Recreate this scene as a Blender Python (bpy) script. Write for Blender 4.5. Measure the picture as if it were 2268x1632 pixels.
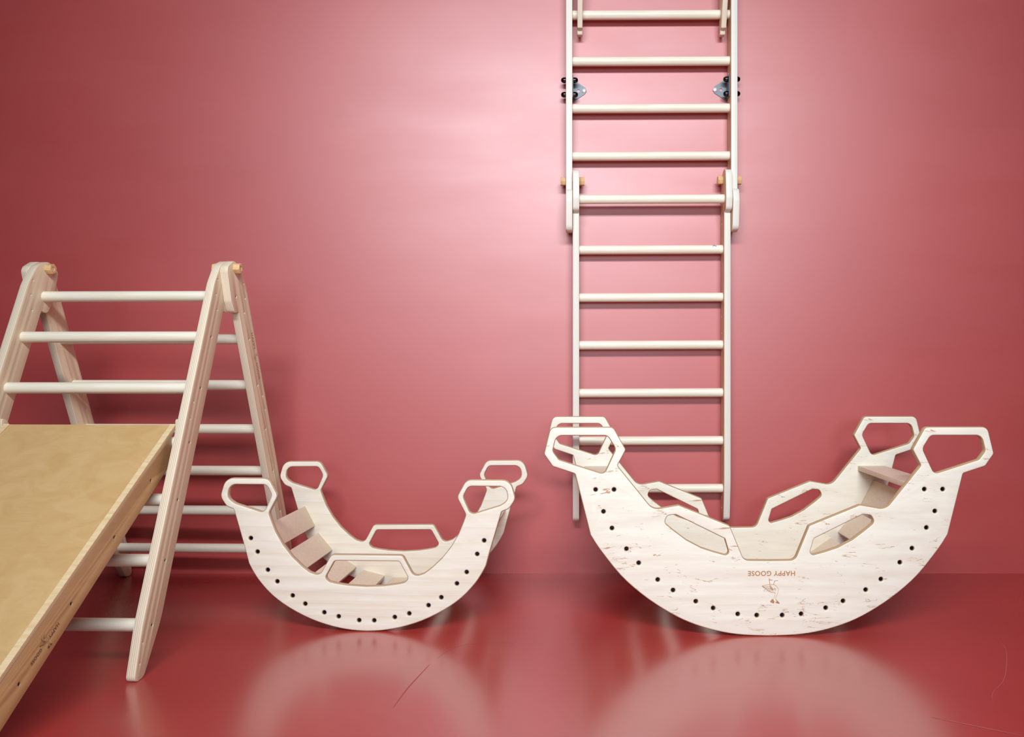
import bpy, bmesh, math, random
from mathutils import Matrix, Vector

for o in list(bpy.data.objects):
    bpy.data.objects.remove(o, do_unlink=True)
scene = bpy.context.scene
COL = scene.collection
rnd = random.Random(7)

# ------------------------------------------------------------------ camera
W, H = 2268, 1632
FPX, CX, CY, CAMH = 1700.0, 1262.0, 806.0, 0.775
cam_d = bpy.data.cameras.new('camera')
cam = bpy.data.objects.new('camera', cam_d)
COL.objects.link(cam)
cam.location = (0, 0, CAMH)
cam.rotation_euler = (math.radians(90), 0, 0)
cam_d.sensor_width = 36.0
cam_d.lens = 36.0 * FPX / W
cam_d.shift_x = -(CX - W / 2) / W
cam_d.shift_y = (CY - H / 2) / W
scene.camera = cam

# ------------------------------------------------------------------ world, lights, exposure
world = bpy.data.worlds.new('world')
scene.world = world
world.use_nodes = True
wb = world.node_tree.nodes['Background']
wb.inputs[0].default_value = (0.90, 0.95, 1.0, 1)
wb.inputs[1].default_value = 0.02


def area(name, loc, target, sx, sy, power, color=(1, 1, 1)):
    d = bpy.data.lights.new(name, 'AREA')
    d.shape = 'RECTANGLE'
    d.size, d.size_y = sx, sy
    d.energy = power
    d.color = color
    o = bpy.data.objects.new(name, d)
    COL.objects.link(o)
    o.location = loc
    v = Vector(target) - Vector(loc)
    o.rotation_euler = v.to_track_quat('-Z', 'Y').to_euler()
    return o


kl = area('key_light', (0.05, -0.4, 2.70), (0.1, 2.84, 0.6), 2.4, 0.34, 62, (0.92, 0.99, 1.05))
kl.data.spread = math.radians(118)
fl_ = area('fill_light', (0.1, -1.8, 1.45), (0.1, 2.84, 0.8), 3.0, 1.0, 18, (0.91, 0.99, 1.07))  # added soft fill behind the camera, brings the wall sheen lower down
fl_.data.spread = math.radians(105)
scene.view_settings.view_transform = 'Standard'
scene.view_settings.look = 'None'
scene.view_settings.exposure = 0.0
scene.view_settings.gamma = 1.0
scene.view_settings.use_curve_mapping = False


# ------------------------------------------------------------------ materials
def srgb(hexs):
    hexs = hexs.lstrip('#')
    c = [int(hexs[i:i + 2], 16) / 255 for i in (0, 2, 4)]
    return tuple(((x / 12.92) if x <= 0.04045 else ((x + 0.055) / 1.055) ** 2.4) for x in c) + (1,)


class NT:
    def __init__(self, name):
        self.m = bpy.data.materials.new(name)
        self.m.use_nodes = True
        self.n = self.m.node_tree.nodes
        self.l = self.m.node_tree.links
        self.b = self.n['Principled BSDF']

    def node(self, t, **kw):
        nd = self.n.new(t)
        for k, v in kw.items():
            setattr(nd, k, v)
        return nd

    def put(self, a, b):
        self.l.new(a, b)

    def val(self, sock, v):
        if hasattr(v, 'is_linked'):
            self.put(v, sock)
        else:
            sock.default_value = v

    def math(self, op, a, b=0.0, c=0.0, clamp=False):
        nd = self.node('ShaderNodeMath', operation=op, use_clamp=clamp)
        self.val(nd.inputs[0], a)
        self.val(nd.inputs[1], b)
        self.val(nd.inputs[2], c)
        return nd.outputs[0]

    def mix(self, fac, a, b, blend='MIX'):
        nd = self.node('ShaderNodeMix', data_type='RGBA', blend_type=blend)
        self.val(nd.inputs[0], fac)
        self.val(nd.inputs[6], a)
        self.val(nd.inputs[7], b)
        return nd.outputs[2]

    def coord(self, out='Object', scale=(1, 1, 1), rot=(0, 0, 0), loc=(0, 0, 0)):
        tc = self.node('ShaderNodeTexCoord')
        mp = self.node('ShaderNodeMapping')
        mp.inputs['Scale'].default_value = scale
        mp.inputs['Rotation'].default_value = rot
        mp.inputs['Location'].default_value = loc
        self.put(tc.outputs[out], mp.inputs[0])
        return mp.outputs[0]

    def noise(self, vec, scale=5, detail=3, rough=0.5, dist=0.0):
        nd = self.node('ShaderNodeTexNoise')
        self.put(vec, nd.inputs['Vector'])
        nd.inputs['Scale'].default_value = scale
        nd.inputs['Detail'].default_value = detail
        nd.inputs['Roughness'].default_value = rough
        nd.inputs['Distortion'].default_value = dist
        return nd.outputs[0]

    def ramp(self, fac, stops):
        nd = self.node('ShaderNodeValToRGB')
        self.put(fac, nd.inputs[0])
        el = nd.color_ramp.elements
        while len(el) < len(stops):
            el.new(0.5)
        for e, (p, c) in zip(el, stops):
            e.position = p
            e.color = c
        return nd.outputs[0]

    def sstep(self, x, lo, hi):
        nd = self.node('ShaderNodeMapRange', interpolation_type='SMOOTHSTEP')
        self.put(x, nd.inputs[0])
        nd.inputs[1].default_value = lo
        nd.inputs[2].default_value = hi
        return nd.outputs[0]

    def bump(self, h, strength=0.1, dist=0.01):
        nd = self.node('ShaderNodeBump')
        self.put(h, nd.inputs['Height'])
        nd.inputs['Strength'].default_value = strength
        nd.inputs['Distance'].default_value = dist
        self.put(nd.outputs[0], self.b.inputs['Normal'])

    def done(self, color, rough=0.5, spec=0.5):
        self.val(self.b.inputs['Base Color'], color)
        self.val(self.b.inputs['Roughness'], rough)
        self.b.inputs['Specular IOR Level'].default_value = spec
        return self.m


def plywood(name, face, face2, edge_light, edge_dark, grain=(3, 22), wave=0.0, flecks=0.0,
            period=0.0047, rough=0.45, swirl=0.6):
    """birch plywood: veneered faces (local z), laminated edges elsewhere"""
    t = NT(name)
    a, b = srgb(face), srgb(face2)
    v = t.coord(scale=(grain[0], grain[1], grain[1]))
    n1 = t.noise(v, 2.2, 5, 0.6, swirl)
    fine = t.noise(t.coord(scale=(25, 330, 330)), 1.0, 2, 0.5)
    g = t.math('ADD', t.math('MULTIPLY', n1, 0.85), t.math('MULTIPLY', fine, 0.15))
    col = t.ramp(g, [(0.36, b), (0.60, a)])
    if wave > 0:
        wv = t.node('ShaderNodeTexWave', wave_type='BANDS', bands_direction='Y', wave_profile='SAW')
        t.put(t.coord(scale=(0.8, 6, 6)), wv.inputs[0])
        wv.inputs['Scale'].default_value = 1.4
        wv.inputs['Distortion'].default_value = 7.0
        wv.inputs['Detail'].default_value = 1.5
        wv.inputs['Detail Scale'].default_value = 0.8
        k = t.math('MULTIPLY', t.math('POWER', wv.outputs['Fac'], 3.0), wave)
        col = t.mix(k, col, tuple(x * y for x, y in zip(b, (0.86, 0.78, 0.68, 1))))
    if flecks > 0:
        fv = t.coord(scale=(3.4, 19, 19))
        ridge = t.math('ABSOLUTE', t.math('SUBTRACT', t.noise(fv, 2.4, 3, 0.55, 0.9), 0.5))
        line = t.math('SUBTRACT', 1.0, t.sstep(ridge, 0.002, 0.012), clamp=True)
        msk = t.sstep(t.noise(t.coord(scale=(13, 26, 26), loc=(3, 1, 7)), 1.6, 2, 0.5), 0.545, 0.62)
        fl = t.math('MULTIPLY', t.math('MULTIPLY', line, msk), flecks)
        col = t.mix(fl, col, srgb('#b3794c'))
    # laminated edge
    tc = t.node('ShaderNodeTexCoord')
    sep = t.node('ShaderNodeSeparateXYZ')
    t.put(tc.outputs['Object'], sep.inputs[0])
    zz = t.math('ADD', sep.outputs[2], t.math('MULTIPLY', t.noise(t.coord(scale=(6, 6, 6)), 1, 1), 0.0006))
    lay = t.math('PINGPONG', t.math('ADD', zz, 1.0), period / 2)
    lay = t.math('DIVIDE', lay, period / 2)
    en = t.noise(t.coord(scale=(14, 14, 260)), 1.0, 3, 0.6)
    ef = t.math('ADD', t.math('MULTIPLY', t.sstep(lay, 0.3, 0.7), 0.75), t.math('MULTIPLY', en, 0.45), clamp=True)
    ecol = t.mix(ef, srgb(edge_light), srgb(edge_dark))
    sn = t.node('ShaderNodeSeparateXYZ')
    t.put(tc.outputs['Normal'], sn.inputs[0])
    isface = t.sstep(t.math('ABSOLUTE', sn.outputs[2]), 0.72, 0.9)
    col = t.mix(isface, ecol, col)
    t.bump(fine, 0.02, 0.0004)
    return t.done(col, rough, 0.4)


def wood(name, a, b, rough=0.45, grain=(4, 60, 60), spec=0.4):
    t = NT(name)
    n1 = t.noise(t.coord(scale=grain), 1.5, 4, 0.6, 0.3)
    col = t.ramp(n1, [(0.35, srgb(b)), (0.62, srgb(a))])
    return t.done(col, rough, spec)


def plain(name, hexs, rough=0.5, metal=0.0, spec=0.5):
    t = NT(name)
    n1 = t.noise(t.coord(scale=(60, 60, 60)), 1, 2)
    c = srgb(hexs)
    col = t.mix(n1, tuple(x * 0.92 for x in c[:3]) + (1,), c)
    t.b.inputs['Metallic'].default_value = metal
    return t.done(col, rough, spec)


def painted(name, hexs, hexs2, rough, rough_var, ior):
    t = NT(name)
    t.b.inputs['IOR'].default_value = ior
    big = t.noise(t.coord(scale=(1, 1, 1)), 1.3, 4, 0.55, 0.6)
    sm = t.noise(t.coord(scale=(1, 1, 1)), 240, 2, 0.5)
    smear = t.noise(t.coord(scale=(1.1, 2.0, 4.5), rot=(0.3, 0.5, 0.4)), 1.6, 3, 0.5, 0.3)
    col = t.ramp(t.math('ADD', t.math('MULTIPLY', big, 0.8), t.math('MULTIPLY', sm, 0.2)),
                 [(0.35, srgb(hexs2)), (0.65, srgb(hexs))])
    r = t.math('ADD', rough - rough_var / 2, t.math('MULTIPLY', smear, rough_var))
    return t.done(col, r, 0.5)


M = {}
M['wall'] = painted('wall_paint', '#bc3835', '#b43230', 0.51, 0.10, 2.35)
M['floor'] = painted('floor_vinyl', '#b23632', '#a8312e', 0.255, 0.03, 2.8)
M['ply_small'] = plywood('birch_plywood_pale', '#efe7d8', '#e9decb', '#d9bfa2', '#a88a68', wave=0.35)
M['ply_big'] = plywood('birch_plywood_flecked', '#f1ebdc', '#ece2d0', '#dfc49c', '#b08f68', flecks=0.8)
M['ply_rail'] = plywood('birch_plywood_rail', '#e2cdae', '#dfc8a8', '#efe4d2', '#d2ba9c', grain=(1.2, 7), period=0.0047)
M['ply_ladder'] = plywood('birch_plywood_ladder', '#d2ac88', '#cda480', '#ece6dc', '#dbd2c5', grain=(1.2, 7), period=0.0036)
M['slat'] = wood('slat_birch', '#ead6c0', '#e3ccb4', grain=(60, 6, 60))
M['dowel'] = wood('rung_birch', '#f0e8d6', '#e8dcc4', 0.4)
M['nut'] = wood('nut_wood', '#e2bd8c', '#d3a872', 0.45, (50, 50, 50))
M['deck'] = plywood('slide_deck_plywood', '#d2ad79', '#c9a16b', '#e8d2ae', '#b79468', grain=(5, 7), swirl=1.2)
M['slide_side'] = plywood('slide_side_plywood', '#c8a06e', '#c09664', '#d9b98e', '#b08c62', grain=(1.5, 9))
M['slide_edge'] = wood('slide_edge_birch', '#ead0a6', '#dcbd8e')
M['screw'] = plain('black_screw', '#171728', 0.22, 0.6)
M['ink'] = plain('burnt_lettering', '#bd8558', 0.7)
M['ink_dark'] = plain('burnt_lettering_dark', '#6b4a33', 0.7)
M['black'] = plain('black_plastic', '#07080a', 0.18)
M['steel'] = plain('bracket_steel', '#6f777c', 0.5, 0.4)
M['zinc'] = plain('zinc_screw', '#f4f6f6', 0.3, 0.6)
M['scuff'] = plain('floor_scuff', '#b04a42', 0.6)
M['scuff_pale'] = plain('floor_scuff_pale', '#c06a62', 0.5)
M['blue'] = plain('blue_paint', '#3d6fa5', 0.6)


# ------------------------------------------------------------------ helpers
def link(name, mesh, mat=None, parent=None, mtx=None):
    o = bpy.data.objects.new(name, mesh)
    COL.objects.link(o)
    if mat is not None and mesh is not None and len(mesh.materials) == 0:
        mesh.materials.append(mat)
    if parent is not None:
        o.parent = parent
    if mtx is not None:
        o.matrix_basis = mtx
    return o


def thing(name, label, cat, loc, rz=0.0):
    e = bpy.data.objects.new(name, None)
    COL.objects.link(e)
    e.empty_display_size = 0.05
    e.location = loc
    e.rotation_euler = (0, 0, rz)
    e['label'] = label
    e['category'] = cat
    return e


def fillet(pts, seg=6):
    """[(x,y,r)] closed polygon -> rounded outline"""
    out = []
    n = len(pts)
    for i, p in enumerate(pts):
        r = p[2] if len(p) > 2 else 0
        a, b, c = Vector(pts[i - 1][:2]), Vector(p[:2]), Vector(pts[(i + 1) % n][:2])
        if r <= 0:
            out.append(tuple(b))
            continue
        u, v = (a - b), (c - b)
        lu, lv = u.length, v.length
        u /= lu
        v /= lv
        ang = math.acos(max(-1, min(1, u.dot(v))))
        if ang > math.pi - 0.03:
            out.append(tuple(b))
            continue
        d = min(r / math.tan(ang / 2), 0.49 * lu, 0.49 * lv)
        rr = d * math.tan(ang / 2)
        bis = (u + v).normalized()
        cen = b + bis * (rr / math.sin(ang / 2))
        p0, p1 = b + u * d, b + v * d
        a0 = math.atan2(p0.y - cen.y, p0.x - cen.x)
        a1 = math.atan2(p1.y - cen.y, p1.x - cen.x)
        da = (a1 - a0 + math.pi) % (2 * math.pi) - math.pi
        k = max(2, int(seg * abs(da) / 1.2) + 1)
        for j in range(k + 1):
            t = a0 + da * j / k
            out.append((cen.x + rr * math.cos(t), cen.y + rr * math.sin(t)))
    return out


def catmull(pts, k=4):
    out = []
    n = len(pts)
    for i in range(n - 1):
        p0 = Vector(pts[max(i - 1, 0)])
        p1, p2 = Vector(pts[i]), Vector(pts[i + 1])
        p3 = Vector(pts[min(i + 2, n - 1)])
        for j in range(k):
            t = j / k
            q = 0.5 * ((2 * p1) + (p2 - p0) * t + (2 * p0 - 5 * p1 + 4 * p2 - p3) * t * t
                       + (3 * p1 - p0 - 3 * p2 + p3) * t ** 3)
            out.append((q.x, q.y))
    out.append(tuple(pts[-1]))
    return out


def circle(x, y, r, n=14):
    return [(x + r * math.cos(2 * math.pi * i / n), y + r * math.sin(2 * math.pi * i / n)) for i in range(n)]


def finish(me, flat_axis=2):
    for p in me.polygons:
        p.use_smooth = abs(p.normal[flat_axis]) < 0.99
    me.set_sharp_from_angle(angle=math.radians(40))
    return me


def slab(name, loops, thick, bevel=0.0, res=2):
    """extruded 2D outline (first loop) with holes, thickness along local z, rounded-over rims"""
    cu = bpy.data.curves.new(name, 'CURVE')
    cu.dimensions = '2D'
    cu.fill_mode = 'BOTH'
    for lp in loops:
        sp = cu.splines.new('POLY')
        sp.points.add(len(lp) - 1)
        for q, (x, y) in zip(sp.points, lp):
            q.co = (x, y, 0, 1)
        sp.use_cyclic_u = True
    cu.extrude = thick / 2 - bevel
    cu.bevel_depth = bevel
    cu.bevel_resolution = res
    cu.offset = -bevel
    tmp = bpy.data.objects.new('tmp', cu)
    COL.objects.link(tmp)
    dg = bpy.context.evaluated_depsgraph_get()
    dg.update()
    me = bpy.data.meshes.new_from_object(tmp.evaluated_get(dg))
    me.name = name
    bpy.data.objects.remove(tmp)
    bpy.data.curves.remove(cu)
    bm = bmesh.new()
    bm.from_mesh(me)
    bmesh.ops.remove_doubles(bm, verts=bm.verts, dist=1e-6)
    bmesh.ops.recalc_face_normals(bm, faces=bm.faces)
    bm.to_mesh(me)
    bm.free()
    me.materials.clear()
    return finish(me)


def box_bm(sx, sy, sz, bev=0.0, seg=2):
    bm = bmesh.new()
    bmesh.ops.create_cube(bm, size=1.0)
    bmesh.ops.scale(bm, vec=(sx, sy, sz), verts=bm.verts)
    if bev > 0:
        bmesh.ops.bevel(bm, geom=bm.edges[:], offset=bev, segments=seg, affect='EDGES', profile=0.5)
    return bm


def to_mesh(bm, name, smooth=True):
    me = bpy.data.meshes.new(name)
    bm.to_mesh(me)
    bm.free()
    for p in me.polygons:
        p.use_smooth = smooth
    me.set_sharp_from_angle(angle=math.radians(35))
    return me


def lathe(name, prof, n=20):
    """revolve [(axial, radius)] about local x"""
    bm = bmesh.new()
    rings = []
    for a, r in prof:
        if r < 1e-6:
            rings.append([bm.verts.new((a, 0, 0))])
        else:
            rings.append([bm.verts.new((a, r * math.cos(2 * math.pi * i / n), r * math.sin(2 * math.pi * i / n)))
                          for i in range(n)])
    for r0, r1 in zip(rings, rings[1:]):
        for i in range(n):
            j = (i + 1) % n
            vs = []
            for v in (r0[i % len(r0)], r0[j % len(r0)], r1[j % len(r1)], r1[i % len(r1)]):
                if v not in vs:
                    vs.append(v)
            if len(vs) > 2:
                bm.faces.new(vs)
    bmesh.ops.recalc_face_normals(bm, faces=bm.faces)
    return to_mesh(bm, name)


def dowel(name, length, r):
    e = 0.002
    L = length / 2
    return lathe(name, [(-L, 0), (-L, r - e), (-L + e, r), (L - e, r), (L, r - e), (L, 0)], 28)


def T(x, y, z):
    return Matrix.Translation((x, y, z))


def frame(xd, yd, zd, loc):
    m = Matrix.Identity(4)
    for i, c in enumerate((xd, yd, zd)):
        for k in range(3):
            m[k][i] = c[k]
    for k in range(3):
        m[k][3] = loc[k]
    return m


UP = frame((1, 0, 0), (0, 0, 1), (0, -1, 0), (0, 0, 0))      # xy outline stood upright, +z to the camera

# recessed socket screw facing local +x : cup with rim
screw_me = lathe('screw', [(-0.004, 0.0), (-0.004, 0.0018), (-0.0015, 0.0013), (-0.0012, 0.0042), (-0.0026, 0.0052),
                           (-0.006, 0.0052)], 12)
screw_me.materials.append(M['screw'])
plug_me = lathe('dowel_plug', [(0.0, 0.0), (0.0, 0.0032), (-0.004, 0.0034)], 10)
plug_me.materials.append(M['dowel'])


def goose(scale):
    """line drawing of a goose, upside down as on the photo; trace units -> metres"""
    strokes = []

    def st(pts, w, smooth=True):
        strokes.append((catmull(pts, 3) if smooth else pts, w))
    st([(1040, 500), (1145, 492)], 14, False)
    st([(1040, 500), (1065, 630)], 16, False)
    st([(1215, 515), (1318, 505)], 14, False)
    st([(1215, 515), (1175, 630)], 16, False)
    st([(815, 680), (900, 655), (1000, 637), (1100, 632), (1200, 640), (1280, 700), (1325, 780), (1310, 900),
        (1260, 1010), (1240, 1090), (1290, 1150), (1365, 1225)], 8)
    st([(815, 680), (880, 735), (960, 785), (1030, 845), (1110, 875), (1190, 880), (1240, 912)], 12)
    st([(1232, 900), (1210, 1000), (1180, 1090)], 7)
    st([(1240, 1095), (1300, 1150), (1362, 1225)], 12)
    st([(1190, 1150), (1240, 1190)], 8)
    st([(900, 690), (980, 695), (1030, 690)], 7)
    for i in range(9):
        x = 900 + i * 30
        st([(x, 715 + i * 4), (x + 26, 745 + i * 5), (x + 22, 790 + i * 8)], 9)
    for i in range(5):
        st([(1040 + i * 22, 680 + i * 10), (1075 + i * 18, 720 + i * 10), (1085 + i * 18, 770 + i * 10)], 7)
    for i in range(4):
        st([(1040 + 14 * i, 700 - 12 * i), (1070, 670 - 4 * i), (1110 - 6 * i, 690)], 6)
    for i in range(5):
        st([(1210 + (i % 2) * 14, 760 + i * 22), (1228 + (i % 2) * 14, 772 + i * 22)], 7)
    polys = [[(1130, 1085), (1165, 1095), (1195, 1170), (1190, 1230), (1140, 1215), (1080, 1190), (1072, 1150), (1110, 1125)],
             [(1280, 1150), (1330, 1180), (1370, 1235), (1300, 1225), (1240, 1212), (1255, 1180)],
             [(815, 672), (860, 690), (900, 720), (880, 738)]]
    bm = bmesh.new()
    f = lambda p, z: ((p[0] - 1110) * scale, -(p[1] - 860) * scale, z)
    z = 0.0004
    for pts, w in strokes:
        L, R = [], []
        for i, p in enumerate(pts):
            a, b = Vector(pts[max(i - 1, 0)]), Vector(pts[min(i + 1, len(pts) - 1)])
            d = (b - a).normalized()
            nrm = Vector((-d.y, d.x)) * w / 2
            L.append(bm.verts.new(f(Vector(p) + nrm, z)))
            R.append(bm.verts.new(f(Vector(p) - nrm, z)))
        for i in range(len(pts) - 1):
            bm.faces.new((L[i], L[i + 1], R[i + 1], R[i]))
    for pl in polys:
        bm.faces.new([bm.verts.new(f(p, z)) for p in pl])
    bmesh.ops.recalc_face_normals(bm, faces=bm.faces)
    return to_mesh(bm, 'goose_emblem', False)


def lettering(body, width, name='lettering'):
    cu = bpy.data.curves.new('t', 'FONT')
    cu.body = body
    cu.align_x, cu.align_y = 'CENTER', 'CENTER'
    cu.size = 1
    cu.space_character = 1.08
    cu.extrude = 0.003
    cu.offset = 0.018
    o = bpy.data.objects.new('t', cu)
    COL.objects.link(o)
    dg = bpy.context.evaluated_depsgraph_get()
    dg.update()
    me = bpy.data.meshes.new_from_object(o.evaluated_get(dg))
    bpy.data.objects.remove(o)
    bpy.data.curves.remove(cu)
    xs = [v.co.x for v in me.vertices]
    k = width / (max(xs) - min(xs))
    me.transform(Matrix.Diagonal((k, k, k, 1)))
    me.name = name
    me.materials.clear()
    return me


# ------------------------------------------------------------------ room
WALL_Y = 2.8394
bm = box_bm(14, 12, 0.1)
fl = link('floor', to_mesh(bm, 'floor', False), M['floor'], None, T(0, WALL_Y - 6, -0.05))
fl['kind'] = 'structure'
fl['label'] = 'glossy dark red vinyl floor'
bm = box_bm(14, 0.1, 4.2)
wl = link('wall_back', to_mesh(bm, 'wall_back', False), M['wall'], None, T(0, WALL_Y + 0.05, 2.1))
wl['kind'] = 'structure'
wl['label'] = 'satin raspberry red painted wall'

# faint scuff lines in the vinyl
for pts, w in (
        ([(-0.3619, 1.9782), (-0.3792, 1.8848), (-0.3896, 1.8198), (-0.3982, 1.7313)], 0.0028),
        ([(-0.3501, 2.0176), (-0.3179, 2.0946), (-0.2453, 2.1388), (-0.144, 2.1284)], 0.0013),
        ([(1.1942, 2.2483), (1.1995, 2.1669), (1.1852, 2.088), (1.1202, 1.9694), (1.0598, 1.8768), (0.9937, 1.8048), (0.9652, 1.7473)], 0.0013),
        ([(0.7928, 1.6848), (0.8678, 1.6428), (0.9417, 1.6009)], 0.0035),
        ):
    line = catmull(pts, 6)
    bm = bmesh.new()
    prev = None
    for i, p in enumerate(line):
        a, b = Vector(line[max(i - 1, 0)]), Vector(line[min(i + 1, len(line) - 1)])
        d = (b - a).normalized()
        k = w * (0.25 + 0.75 * math.sin(math.pi * (i + 0.5) / len(line)))
        n_ = Vector((-d.y, d.x)) * k / 2
        q = (bm.verts.new((p[0] + n_.x, p[1] + n_.y, 0)), bm.verts.new((p[0] - n_.x, p[1] - n_.y, 0)))
        if prev:
            bm.faces.new((prev[0], q[0], q[1], prev[1]))
        prev = q
    bmesh.ops.recalc_face_normals(bm, faces=bm.faces)
    link('scuff_line', to_mesh(bm, 'scuff_line', False), M['scuff'] if w == 0.0028 else M['scuff_pale'], fl, fl.matrix_basis.inverted() @ T(0, 0, 0.0004))


# ------------------------------------------------------------------ climbing frames (triangle and wall ladder)
def rail_outline(L, w=0.080):
    d = L - 1.195
    return fillet([
        (0.004, 0.016, 0.016), (0.14, 0.0, 0.25), (1.095 + d, 0.0, 0.10), (1.165 + d, 0.014, 0.06),
        (1.198 + d, 0.050, 0.028), (1.190 + d, w + 0.023, 0.022), (1.12 + d, w + 0.031, 0.2),
        (1.088 + d, w + 0.035, 0.030), (1.046 + d, w + 0.026, 0.024), (1.043 + d, w, 0.005),
        (0.16, w, 0.25), (0.024, 0.054, 0.020)])


HOLE_R, PLUG_R = 0.0042, 0.0030
RAIL_T = 0.0235


def rail_mesh(name, L, screws, plugs, w=0.080, bev=0.003):
    loops = [rail_outline(L, w)] + [circle(s, v, HOLE_R, 10) for s, v in screws] + [circle(s, v, PLUG_R, 8) for s, v in plugs]
    me = slab(name, loops, RAIL_T, 0.0022, 1)
    return me


XP = Matrix.Rotation(math.radians(-90), 4, 'Y')     # local x -> +z of the slab
XM = Matrix.Rotation(math.radians(90), 4, 'Y')


def fit_hardware(rail, screws, plugs, both=True):
    """small recessed screws and plugs on both faces of a rail"""
    sgns = (1, -1)
    for s, v in screws:
        for g in sgns:
            o = link('screw', screw_small, None, rail, T(s, v, g * (RAIL_T / 2 - 0.0015)) @ (XP if g > 0 else XM))
    for s, v in plugs:
        for g in sgns:
            link('dowel_plug', plug_me, None, rail, T(s, v, g * (RAIL_T / 2 - 0.003)) @ (XP if g > 0 else XM))


screw_small = lathe('screw_small', [(-0.002, 0.0), (-0.001, 0.0013), (-0.0012, 0.0040), (-0.005, 0.0041)], 10)
screw_small.materials.append(M['screw'])

hexp = [(0.0165 * math.cos(math.radians(60 * i + 30)), 0.0165 * math.sin(math.radians(60 * i + 30)), 0.003) for i in range(6)]
nut_me = slab('hinge_nut', [fillet(hexp, 4), circle(0, 0, 0.006, 12)], 0.019, 0.0012, 1)
nut_me.materials.append(M['nut'])
bolt_cap_me = lathe('bolt_core', [(-0.009, 0.0), (-0.009, 0.006), (0.007, 0.006), (0.0076, 0.005), (0.0076, 0)], 14)
bolt_cap_me.materials.append(M['slat'])

RUNG_R = 0.0163
PSI = math.radians(-1.5)
TH = math.radians(22.3)
YF = 1.812
SN, CS = math.sin(TH), math.cos(TH)
S_H, V_H = 1.1734, 0.0539
YHINGE = YF + S_H * SN + V_H * CS
ZHINGE = S_H * CS - V_H * SN
YR = 2 * YHINGE - YF
XO = -1.0789                      # outer face of the outer (rear) frame, right side
XLI = -1.660                      # inner face of the inner (front) frame, left side
BASE = Vector(((XO + XLI - 0.047) / 2, YHINGE, 0))


def rot_psi(v):
    return Vector((v[0] * math.cos(PSI) - v[1] * math.sin(PSI), v[0] * math.sin(PSI) + v[1] * math.cos(PSI), v[2]))


tri = thing('climbing_triangle', 'wooden A-frame climbing triangle with round rungs beside the slide', 'climbing frame',
            rot_psi(BASE), PSI)
B0 = T(*(-BASE))
rung_s = [0.144, 0.303, 0.462, 0.621, 0.781, 0.940]
VC = 0.043
t_screws = [(s, VC) for s in rung_s]
t_plugs = [(0.100, 0.017), (0.052, 0.022), (0.732, 0.021), (0.682, 0.021), (1.113, 0.014), (1.068, 0.022), (1.028, 0.044)]
ZMIN = min(s * CS - v * SN for s, v in rail_outline(1.195))
rail_tri = rail_mesh('rail', 1.195, t_screws + [(1.092, 0.080)], t_plugs)
rail_tri.materials.append(M['ply_rail'])
Fm = lambda x: B0 @ frame((0, SN, CS), (0, CS, -SN), (-1, 0, 0), (x, YF, -ZMIN))
Rm = lambda x: B0 @ frame((0, -SN, CS), (0, -CS, -SN), (1, 0, 0), (x, YR, -ZMIN))
t2 = RAIL_T / 2
for x in (XO - RAIL_T - t2, XLI - t2):
    r = link('rail', rail_tri, None, tri, Fm(x))
    fit_hardware(r, t_screws, t_plugs)
rear_right = None
for x in (XO - t2, XLI - RAIL_T - t2):
    r = link('rail', rail_tri, None, tri, Rm(x))
    fit_hardware(r, t_screws + [(1.092, 0.080)], t_plugs)
    rear_right = rear_right or r
xa, xb = XLI, XO - 2 * RAIL_T
rung_f = dowel('rung', xb - xa + 0.012, RUNG_R)
rung_f.materials.append(M['dowel'])
rung_b = dowel('rung', xb - xa + 2 * RAIL_T + 0.012, RUNG_R)
rung_b.materials.append(M['dowel'])
xc = (xa + xb) / 2
for s, v in [(s, VC) for s in rung_s] + [(1.090, 0.076)]:
    link('rung', rung_f, None, tri, B0 @ T(xc, YF + s * SN + v * CS, s * CS - v * SN - ZMIN))
for s in rung_s:
    link('rung', rung_b, None, tri, B0 @ T(xc, YR - s * SN - VC * CS, s * CS - VC * SN - ZMIN))
YX = Matrix.Rotation(math.radians(90), 4, 'Y')
for x, g in ((XO + 0.0095, 1), (xb - 0.0095, -1), (XLI + 0.0095, 1)):
    n = link('hinge_nut', nut_me, None, tri, B0 @ T(x, YHINGE, ZHINGE - ZMIN) @ YX @ Matrix.Rotation(0.3, 4, 'Z'))
    link('bolt_end', bolt_cap_me, None, n, (XP if g > 0 else XM))

# burnt lettering down the rear right rail
lt = lettering('HAPPY', 0.058)
RZ = Matrix.Rotation
ZF = T(0, 0, RAIL_T / 2 + 0.0002)
link('lettering', lt, M['ink'], rear_right, T(0.925, 0.021, 0) @ ZF @ RZ(math.radians(180), 4, 'Z'))
link('goose_emblem', goose(0.00004), M['ink'], rear_right, T(0.872, 0.024, 0) @ ZF)
lt = lettering('GOOSE', 0.058)
link('lettering', lt, M['ink'], rear_right, T(0.822, 0.023, 0) @ ZF @ RZ(math.radians(180), 4, 'Z'))

# ------------------------------------------------------------------ slide hooked on the triangle
XS_R, XS_L = -1.1425, -1.628
SB = Vector(((XS_R + XS_L) / 2, 1.372, 0))
slide = thing('slide_ramp', 'ochre plywood slide ramp hooked onto the front of the climbing triangle', 'slide',
              rot_psi(SB), PSI)
S0 = T(*(-SB))
A35 = math.radians(34.9)
ty, tz = 2.0938, 0.6076


def along(d, up=0.0):
    """distance down the slope from the top edge, offset normal to the deck"""
    return (ty - d * math.cos(A35) - up * math.sin(A35), tz - d * math.sin(A35) + up * math.cos(A35))


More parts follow.
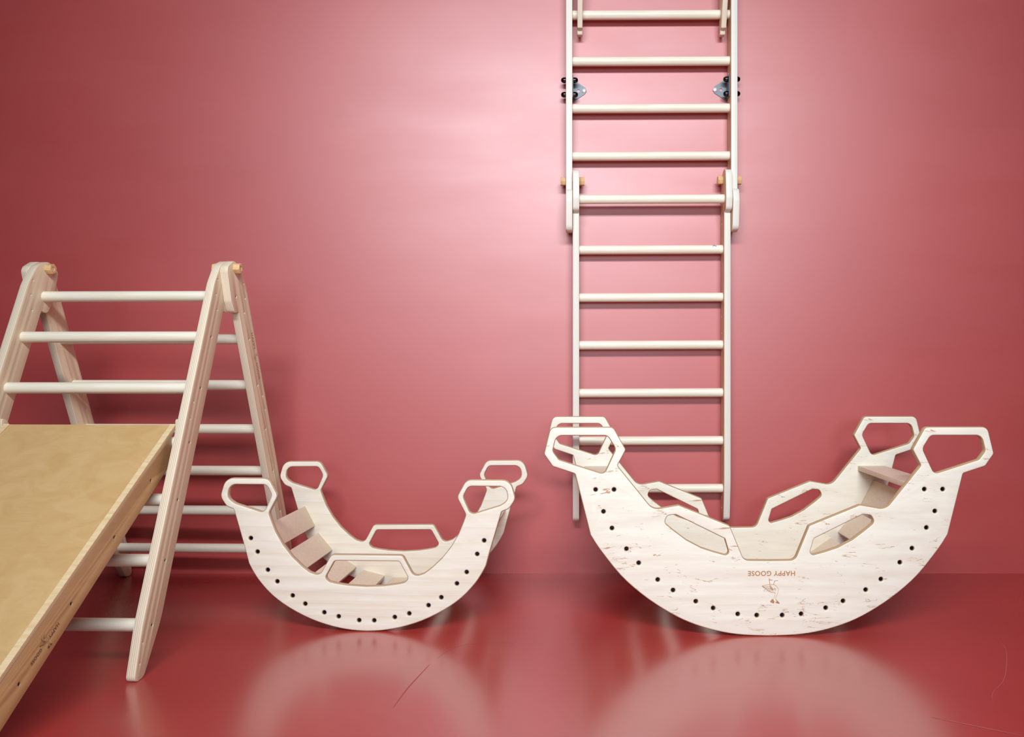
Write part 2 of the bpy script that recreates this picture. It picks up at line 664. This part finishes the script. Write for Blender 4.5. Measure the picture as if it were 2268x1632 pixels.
# side boards in the yz plane
DK = 0.009
p_top0, p_bot = along(0.0, -DK), None
L_end = (tz - 0.012) / math.sin(A35)
e1 = along(L_end)
side_pts = [(2.087, 0.5935, 0.002), (2.0688, 0.576, 0.003), (2.0688, 0.540, 0.003), (2.0545, 0.4948, 0.004), (1.375, 0.001, 0.006), (1.262, 0.001, 0.006),
            (along(L_end, -DK)[0], along(L_end, -DK)[1] + 0.001, 0.002)]
side_out = fillet([(y, z, r) for y, z, r in side_pts])
sl_scr = [(1.9698, 0.4716), (1.8167, 0.3585), (1.663, 0.2464), (1.5083, 0.1336)]
side_me = slab('side_board', [side_out] + [circle(y, z, HOLE_R, 10) for y, z in sl_scr], 0.018, 0.0015, 1)
side_me.materials.append(M['slide_side'])
YZ = lambda x: frame((0, 1, 0), (0, 0, 1), (1, 0, 0), (x, 0, 0))
boards = []
for x in (XS_R - 0.009, XS_L + 0.009):
    b = link('side_board', side_me, None, slide, S0 @ YZ(x))
    for y, z in sl_scr:
        link('screw', screw_small, None, b, T(y, z, 0.0075) @ XP)
    boards.append(b)
# deck sheet lying on the boards
ln = L_end
bm = box_bm(XS_R - XS_L, ln, DK, 0.0012, 1)
deck_me = to_mesh(bm, 'deck')
deck_me.materials.append(M['deck'])
cy_, cz_ = along(ln / 2, -DK / 2)
link('deck', deck_me, None, slide, S0 @ T((XS_R + XS_L) / 2, cy_, cz_) @ Matrix.Rotation(A35, 4, 'X'))
# pale wear strip glued along each deck edge
bm = box_bm(0.016, ln - 0.004, 0.004, 0.001, 1)
strip_me = to_mesh(bm, 'edge_strip')
strip_me.materials.append(M['slide_edge'])
cy_, cz_ = along(ln / 2, 0.0018)
for x in (XS_R - 0.0085, XS_L + 0.0085):
    link('edge_strip', strip_me, None, slide, S0 @ T(x, cy_, cz_) @ Matrix.Rotation(A35, 4, 'X'))
# cross batten under the deck near the floor
bm = box_bm(XS_R - XS_L - 0.037, 0.05, 0.018, 0.002, 1)
bat = to_mesh(bm, 'batten')
bat.materials.append(M['slide_side'])
for d in (0.25, 0.62, 0.9):
    y_, z_ = along(d, -DK - 0.0095)
    link('batten', bat, None, slide, S0 @ T((XS_R + XS_L) / 2, y_, z_) @ Matrix.Rotation(A35, 4, 'X'))
# hooks gripping the fourth rung
ry, rz = YF + 0.621 * SN + VC * CS, 0.621 * CS - VC * SN - ZMIN
hook = [(ry - 0.004, rz + 0.0185, .002)]
hook += [(ry + 0.0175 * math.cos(math.radians(a)), rz + 0.0175 * math.sin(math.radians(a)), 0) for a in range(90, -61, -21)]
hook += [(ry + 0.026, rz - 0.020, .006), (ry + 0.034, rz + 0.02, .02), (ry + 0.020, rz + 0.060, .02), (ry - 0.003, rz + 0.066, .008), (ry - 0.004, rz + 0.050, .004)]
hook_me = slab('hook', [fillet(hook)], 0.0135, 0.002, 1)
hook_me.materials.append(M['ply_rail'])
for x in (XS_R + 0.0075, XS_L - 0.0075):
    link('hook', hook_me, None, slide, S0 @ YZ(x))
# lettering on the right board, upside down
br = boards[0]
for body, d in (('HAPPY', 0.628), ('GOOSE', 0.692)):
    y_, z_ = along(d, -0.050)
    link('lettering', lettering(body, 0.037), M['ink_dark'], br,
         T(y_, z_, 0.0092) @ RZ(A35 + math.pi, 4, 'Z'))
y_, z_ = along(0.660, -0.050)
link('goose_emblem', goose(0.00005), M['ink_dark'], br, T(y_, z_, 0.0092) @ RZ(A35, 4, 'Z'))

# ------------------------------------------------------------------ ladder on the wall
GAP = 0.004
LW = 0.070
LB = Vector((0.297, WALL_Y - GAP - LW / 2, 0.0))
lad = thing('wall_ladder', 'tall pale wooden climbing ladder bolted flat to the red wall', 'ladder', LB)
L0 = T(*(-LB))
LL = 1.287
YB = WALL_Y - GAP
lo_foot, up_head = 0.188, 1.2495
lo_z = [0.3207, 0.4952, 0.6696, 0.8442, 1.0178, 1.1916]
up_z = [1.533, 1.7072, 1.879, 2.048, 2.2225, 2.397]
LVC = LW / 2
lo_s = [(z - lo_foot, LVC) for z in lo_z]
up_foot = up_head + LL + 0.002
up_s = [(up_foot - z, LVC) for z in up_z]
l_plugs = [(0.06, 0.02), (0.10, 0.018), (0.70, 0.02), (0.76, 0.02), (1.10, 0.02), (1.15, 0.02)]
rail_lo = rail_mesh('rail', LL, lo_s, l_plugs, LW)
rail_lo.materials.append(M['ply_ladder'])
rail_up = rail_mesh('rail', LL, up_s, l_plugs, LW)
rail_up.materials.append(M['ply_ladder'])
ROLL = 0.0045
xl0, xl1 = 0.0105, 0.5800       # outer faces of lower frame
LCX = (xl0 + xl1) / 2
Lm = lambda x, z: L0 @ T(0, 0, -(x - LCX) * -ROLL) @ frame((0, 0, 1), (0, -1, 0), (1, 0, 0), (x, YB, z))
Um = lambda x, z: L0 @ T(0, 0, (x - LCX) * ROLL) @ frame((0, 0, -1), (0, -1, 0), (-1, 0, 0), (x, YB, z))
for x in (xl0 + t2, xl1 - t2):
    r = link('rail', rail_lo, None, lad, Lm(x, lo_foot))
    fit_hardware(r, lo_s, l_plugs)
G2 = 0.0012
for x in (xl0 - G2 - t2, xl1 + G2 + t2):
    r = link('rail', rail_up, None, lad, Um(x, up_foot))
    fit_hardware(r, up_s, l_plugs)
RY = Matrix.Rotation(-ROLL, 4, 'Y')
rl = dowel('rung', xl1 - xl0 - 2 * RAIL_T + 0.010, RUNG_R)
rl.materials.append(M['dowel'])
ru = dowel('rung', xl1 - xl0 + 2 * G2 + 0.010, RUNG_R)
ru.materials.append(M['dowel'])
mark_rung = None
for z in lo_z + [1.370]:
    o = link('rung', rl, None, lad, L0 @ T(LCX, YB - (LVC if z < 1.3 else LW - 0.006), z) @ RY)
    if abs(z - 1.1916) < 1e-3:
        mark_rung = o
for z in up_z:
    link('rung', ru, None, lad, L0 @ T(LCX, YB - LVC, z) @ RY)
# smudge of blue paint on one rung
bm = bmesh.new()
for (a0, a1, x0, x1) in ((95, 118, 0.227, 0.233), (100, 128, 0.2225, 0.227), (112, 124, 0.233, 0.238)):
    q = []
    for x, a in ((x0, a0), (x1, a0), (x1, a1), (x0, a1)):
        q.append(bm.verts.new((x, -(RUNG_R + 0.0003) * math.sin(math.radians(a - 70)), (RUNG_R + 0.0003) * math.cos(math.radians(a - 70)))))
    bm.faces.new(q)
link('paint_smudge', to_mesh(bm, 'paint_smudge'), M['blue'], mark_rung)
# hinge bolts with wooden nuts
ZB = 1.441
for side in (-1, 1):
    xo = xl0 - G2 - RAIL_T if side < 0 else xl1 + G2 + RAIL_T
    xi = xl0 + RAIL_T if side < 0 else xl1 - RAIL_T
    for x in (xo + side * 0.0095, xi - side * 0.0095):
        n = link('hinge_nut', nut_me, None, lad, L0 @ T(x, YB - 0.042, ZB + side * 0.002) @ YX)
        link('bolt_end', bolt_cap_me, None, n, (XP if (x - LCX) * 1 > 0 else XM))

# steel brackets
cap_me = lathe('cap_nut', [(0, 0), (0, 0.0098), (0.005, 0.0103), (0.009, 0.0098), (0.013, 0.0084), (0.0165, 0.0055), (0.0180, 0.0)], 16)
cap_me.materials.append(M['black'])
wscrew_me = lathe('wall_screw', [(0, 0.0), (0, 0.0093), (0.0025, 0.0086), (0.0045, 0.005), (0.005, 0.0)], 16)
wscrew_me.materials.append(M['zinc'])


def bracket(side):
    xr = xl0 - G2 if side < 0 else xl1 + G2      # inner face of the upper rail
    d = -side
    zc = 1.7865 + side * 0.0018
    tri_pts = fillet([(0, 0.043, 0.003), (0.0505, 0.0095, 0.012), (0.0505, -0.0095, 0.012), (0, -0.043, 0.003)], 8)
    # plate against the wall
    me = slab('bracket', [[(d * x, z) for x, z in tri_pts], circle(d * 0.0225, -0.001, 0.0058, 14)], 0.003)
    bm = bmesh.new()
    bm.from_mesh(me)
    me2 = bpy.data.meshes.new('x')
    b2 = box_bm(0.003, 0.080, 0.052, 0.0006, 1)
    bmesh.ops.translate(b2, verts=b2.verts, vec=(d * 0.0016, 0, 0.0255))
    b2.to_mesh(me2)
    b2.free()
    bm.from_mesh(me2)
    bm.to_mesh(me)
    bm.free()
    bpy.data.meshes.remove(me2)
    finish(me)
    mt = L0 @ T(xr + d * 0.0002, WALL_Y - 0.0017, zc) @ UP
    b = link('wall_bracket', me, M['steel'], lad, mt)
    fw = 1 if d > 0 else -1
    face = Matrix.Identity(4) if d > 0 else Matrix.Rotation(math.pi, 4, 'Z')
    back = Matrix.Rotation(math.pi, 4, 'Z') if d > 0 else Matrix.Identity(4)
    for z in (0.0265, -0.0265):
        link('cap_nut', cap_me, None, b, T(d * 0.0032, z, 0.034) @ face)
        link('cap_nut', cap_me, None, b, T(-d * (RAIL_T + 0.0004), z, 0.034) @ back)
    link('wall_screw', wscrew_me, None, b, T(d * 0.0435, 0, 0.0016) @ Matrix.Rotation(math.radians(-90), 4, 'Y'))


bracket(-1)
bracket(1)

# ------------------------------------------------------------------ hook arms hanging on the top rung in view
HB = Vector((LCX, 2.78, 1.972))
hf = thing('hook_frame', 'pair of thin plywood hook arms hung over the uppermost visible ladder rung', 'hook frame', HB)
H0 = T(*(-HB))
hy, hz = YB - LVC, 2.048
arm = [(hy - 0.010, 1.972, .006), (hy + 0.012, 1.972, .006), (hy + 0.012, 2.004, .004)]
arm = [(hy - 0.008, 1.9725, .006), (hy + 0.016, 1.9725, .006), (hy + 0.016, 2.010, .003)]
arm += [(hy + (RUNG_R + 0.0015) * math.cos(math.radians(a)), hz + (RUNG_R + 0.0015) * math.sin(math.radians(a)), 0)
        for a in range(290, 69, -22)]
arm += [(hy + 0.022, hz + 0.018, .004), (hy + 0.024, hz + 0.05, .02), (hy - 0.13, hz + 0.46, .03), (hy - 0.20, hz + 0.46, .03),
        (hy - 0.030, hz - 0.060, .004), (hy - 0.012, hz - 0.060, .003)]
arm_me = slab('hook_arm', [fillet(arm)], 0.0186, 0.002, 1)
arm_me.materials.append(M['ply_rail'])
for x in (0.0368, 0.5560):
    link('hook_arm', arm_me, None, hf, H0 @ YZ(x))
hb = dowel('crossbar', 0.5560 - 0.0368 - 0.016, RUNG_R)
hb.materials.append(M['dowel'])
link('crossbar', hb, None, hf, H0 @ T((0.0368 + 0.556) / 2, hy - 0.145, hz + 0.42))


# ------------------------------------------------------------------ rockers
def mirror_outline(half):
    """half outline from top centre down the left side to bottom centre -> closed loop"""
    right = [(-x, y) + tuple(r) for x, y, *r in reversed(half)]
    return half + right


def rocker(name, label, loc, rz, k, outline, holes, screws, pairs, t, depth, panel_mat, slat_w, roll_f=0, roll_b=0,
           roll_c=0.6, slat_t=0.017, bev=0.005):
    root = thing(name, label, 'rocker', loc, rz)
    me = slab('side_panel', [outline] + holes + [circle(x, y, 0.0053, 12) for x, y in screws], t, bev, 3)
    me.materials.append(panel_mat)
    meb = slab('side_panel', [outline] + holes, t, bev, 3)
    meb.materials.append(panel_mat)

    def rolled(a):
        return T(0, roll_c, 0) @ Matrix.Rotation(a, 4, 'Z') @ T(0, -roll_c, 0)
    front = link('side_panel', me, None, root, T(0, t / 2, 0) @ UP @ rolled(roll_f))
    link('side_panel', meb, None, root, T(0, depth + t / 2, 0) @ UP @ rolled(roll_b))
    for x, y in screws:
        link('screw', screw_me, None, front, T(x, y, t / 2 - 0.0005) @ XP)
    bm = box_bm(slat_w, slat_t, depth - t + 0.004, 0.0025, 2)
    sm = to_mesh(bm, 'slat')
    sm.materials.append(M['slat'])
    for (x0, y0), (x1, y1) in pairs:
        a = math.atan2(y1 - y0, x1 - x0)
        link('slat', sm, None, root, T(0, (t + depth) / 2, 0) @ UP @ rolled((roll_f + roll_b) / 2)
             @ T((x0 + x1) / 2, (y0 + y1) / 2, 0) @ Matrix.Rotation(a, 4, 'Z'))
    return root, front


# --- big rocker : trace in photo pixels about its axis, 1 px = kb metres
kb = 2.185 / 1700.0
AX, BY = 1704.3, 1409.4


def bp(x, y, r=0):
    return ((x - AX) * kb, (BY - y) * kb, r * kb)


def c7(X, Y, r=0):
    return bp(1190 + X / 9.068, 900 + Y / 9.068, r)


def c2(X, Y, r=0):
    return bp(1190 + X / 2.1808, 900 + Y / 2.1808, r)


bottom = [(1306.9, 1184.3), (1327.6, 1216.4), (1373.4, 1273.7), (1419.3, 1315), (1465.1, 1347), (1511, 1372.3),
          (1556.8, 1389.7), (1602.7, 1401.2), (1648.5, 1407.3), (1704.3, 1409.4)]
half = [bp(1704.3, 1241.6), bp(1648, 1241, 16), bp(1616.5, 1164.5, 8), bp(1503, 1118.5, 10), bp(1446, 1128.5, 26),
        bp(1367.5, 1031.5, 5), c7(1779, 873, 7), c7(1524, 416, 13), c7(261, 416, 15), c7(129, 959, 9), c7(305, 1209, 9),
        bp(1273.2, 1049.6, 5)]
half = half + [bp(*p) for p in catmull(bottom, 3)]
big_out = fillet(mirror_outline(half[:-1] + [half[-1]]), 7)
# drop doubled centre points
big_out = [p for i, p in enumerate(big_out) if (Vector(p) - Vector(big_out[i - 1])).length > 1e-5]


def both(poly):
    l = fillet(poly, 7)
    return [l, [(-x, y) for x, y in reversed(l)]]


big_holes = both([c7(383, 592, 16), c7(308, 897, 12), c7(436, 1072, 8), c7(1339, 1361, 11), c7(1574, 857, 14), c7(1409, 592, 13)])
slot_bottom = [(655, 596), (720, 645), (790, 682), (850, 702)]
big_holes += both([c2(612, 560, 10), c2(630, 528, 8), c2(668, 524, 6), c2(905, 640, 5), c2(930, 724, 7)]
                  + [c2(a, b) for a, b in reversed(slot_bottom)])
scr = [(281, 402), (370, 402), (319, 508), (360, 588), (430, 688), (489, 756), (581, 837), (655, 888), (765, 942), (849, 975),
       (968, 1004), (1060, 1010)]
bs = [c2(X, Y)[:2] for X, Y in scr]
bs += [(-x, y) for x, y in bs]
bpairs = [(bs[i], bs[i + 1]) for i in range(0, 24, 2)]
big, big_front = rocker('balance_rocker', 'large plywood balance rocker with engraved goose emblem in front of the ladder',
                        (0.5688, 2.185, 0), math.radians(0.46), kb, big_out, big_holes, bs, bpairs, 0.020, 0.444, M['ply_big'],
                        0.094)
lt = lettering('HAPPY GOOSE', 0.1345)
zf = 0.0102
x_, y_, _ = bp(1708.8, 1269.6)
link('lettering', lt, M['ink'], big_front, T(x_, y_, zf) @ RZ(math.pi, 4, 'Z'))
x_, y_, _ = bp(1630 + 1110 / 14.175, 1250 + 860 / 14.175)
link('goose_emblem', goose(kb / 14.175), M['ink'], big_front, T(x_, y_, zf))

# --- small rocker : trace units of the enlarged crop
ks = 2.2233 / 1700.0 / 3.0649
SAX, SBY = 1081.0, 1283.0


def sp_(X, Y, r=0):
    return ((X - SAX) * ks, (SBY - Y) * ks, r * ks)


sbottom = [(290, 872), (340, 948), (430, 1045), (550, 1131), (700, 1206), (850, 1254), (980, 1277), (1081, 1283)]
shalf = [sp_(1081, 762), sp_(836, 762, 36), sp_(757, 906, 44), sp_(690, 884, 60)]
inner = [(640, 846), (570, 780), (505, 697), (455, 610), (425, 535)]
shalf += [sp_(a, b) for a, b in inner]
shalf += [sp_(407, 484, 34), sp_(470, 366, 44), sp_(405, 247, 60), sp_(106, 247, 75), sp_(68, 375, 62), sp_(112, 442, 60),
          sp_(163, 462, 16), sp_(200, 588), sp_(243, 735, 60), sp_(268, 830, 60)]
shalf += [sp_(a, b) for a, b in catmull(sbottom, 3)]
small_out = fillet(mirror_outline(shalf), 7)
small_out = [p for i, p in enumerate(small_out) if (Vector(p) - Vector(small_out[i - 1])).length > 1e-5]
sh = both([sp_(134, 293, 55), sp_(122, 385, 52), sp_(176, 420, 40), sp_(373, 482, 34), sp_(426, 362, 44), sp_(389, 293, 40)])
mid = [(1362 - 2 * 1081 * 0, 0)]
cb = [(870, 957), (960, 970), (1081, 976)]
chalf = [sp_(1081, 806), sp_(860, 806, 24), sp_(796, 922, 26), sp_(826, 947, 14)] + [sp_(a, b) for a, b in cb]
sh.append(fillet(mirror_outline(chalf), 6))
sh[-1] = [p for i, p in enumerate(sh[-1]) if (Vector(p) - Vector(sh[-1][i - 1])).length > 1e-5]
sscr = [(282, 658), (329, 750), (400, 873), (466, 951), (572, 1046), (659, 1101), (790, 1158), (889, 1184), (1029.5, 1208)]
ss = [sp_(a, b)[:2] for a, b in sscr]
ssr = [(-x, y) for x, y in ss]
allp = ss + ssr[::-1]
spairs = [(allp[i], allp[i + 1]) for i in range(0, 18, 2)]
small, small_front = rocker('balance_rocker', 'small pale plywood balance rocker with slats between triangle and ladder',
                            (-0.5872, 2.2233, 0), math.radians(-1.66), ks, small_out, sh, allp, spairs, 0.018, 0.4207,
                            M['ply_small'], 0.077, roll_f=math.radians(-0.2), roll_b=math.radians(0.5), roll_c=0.52)
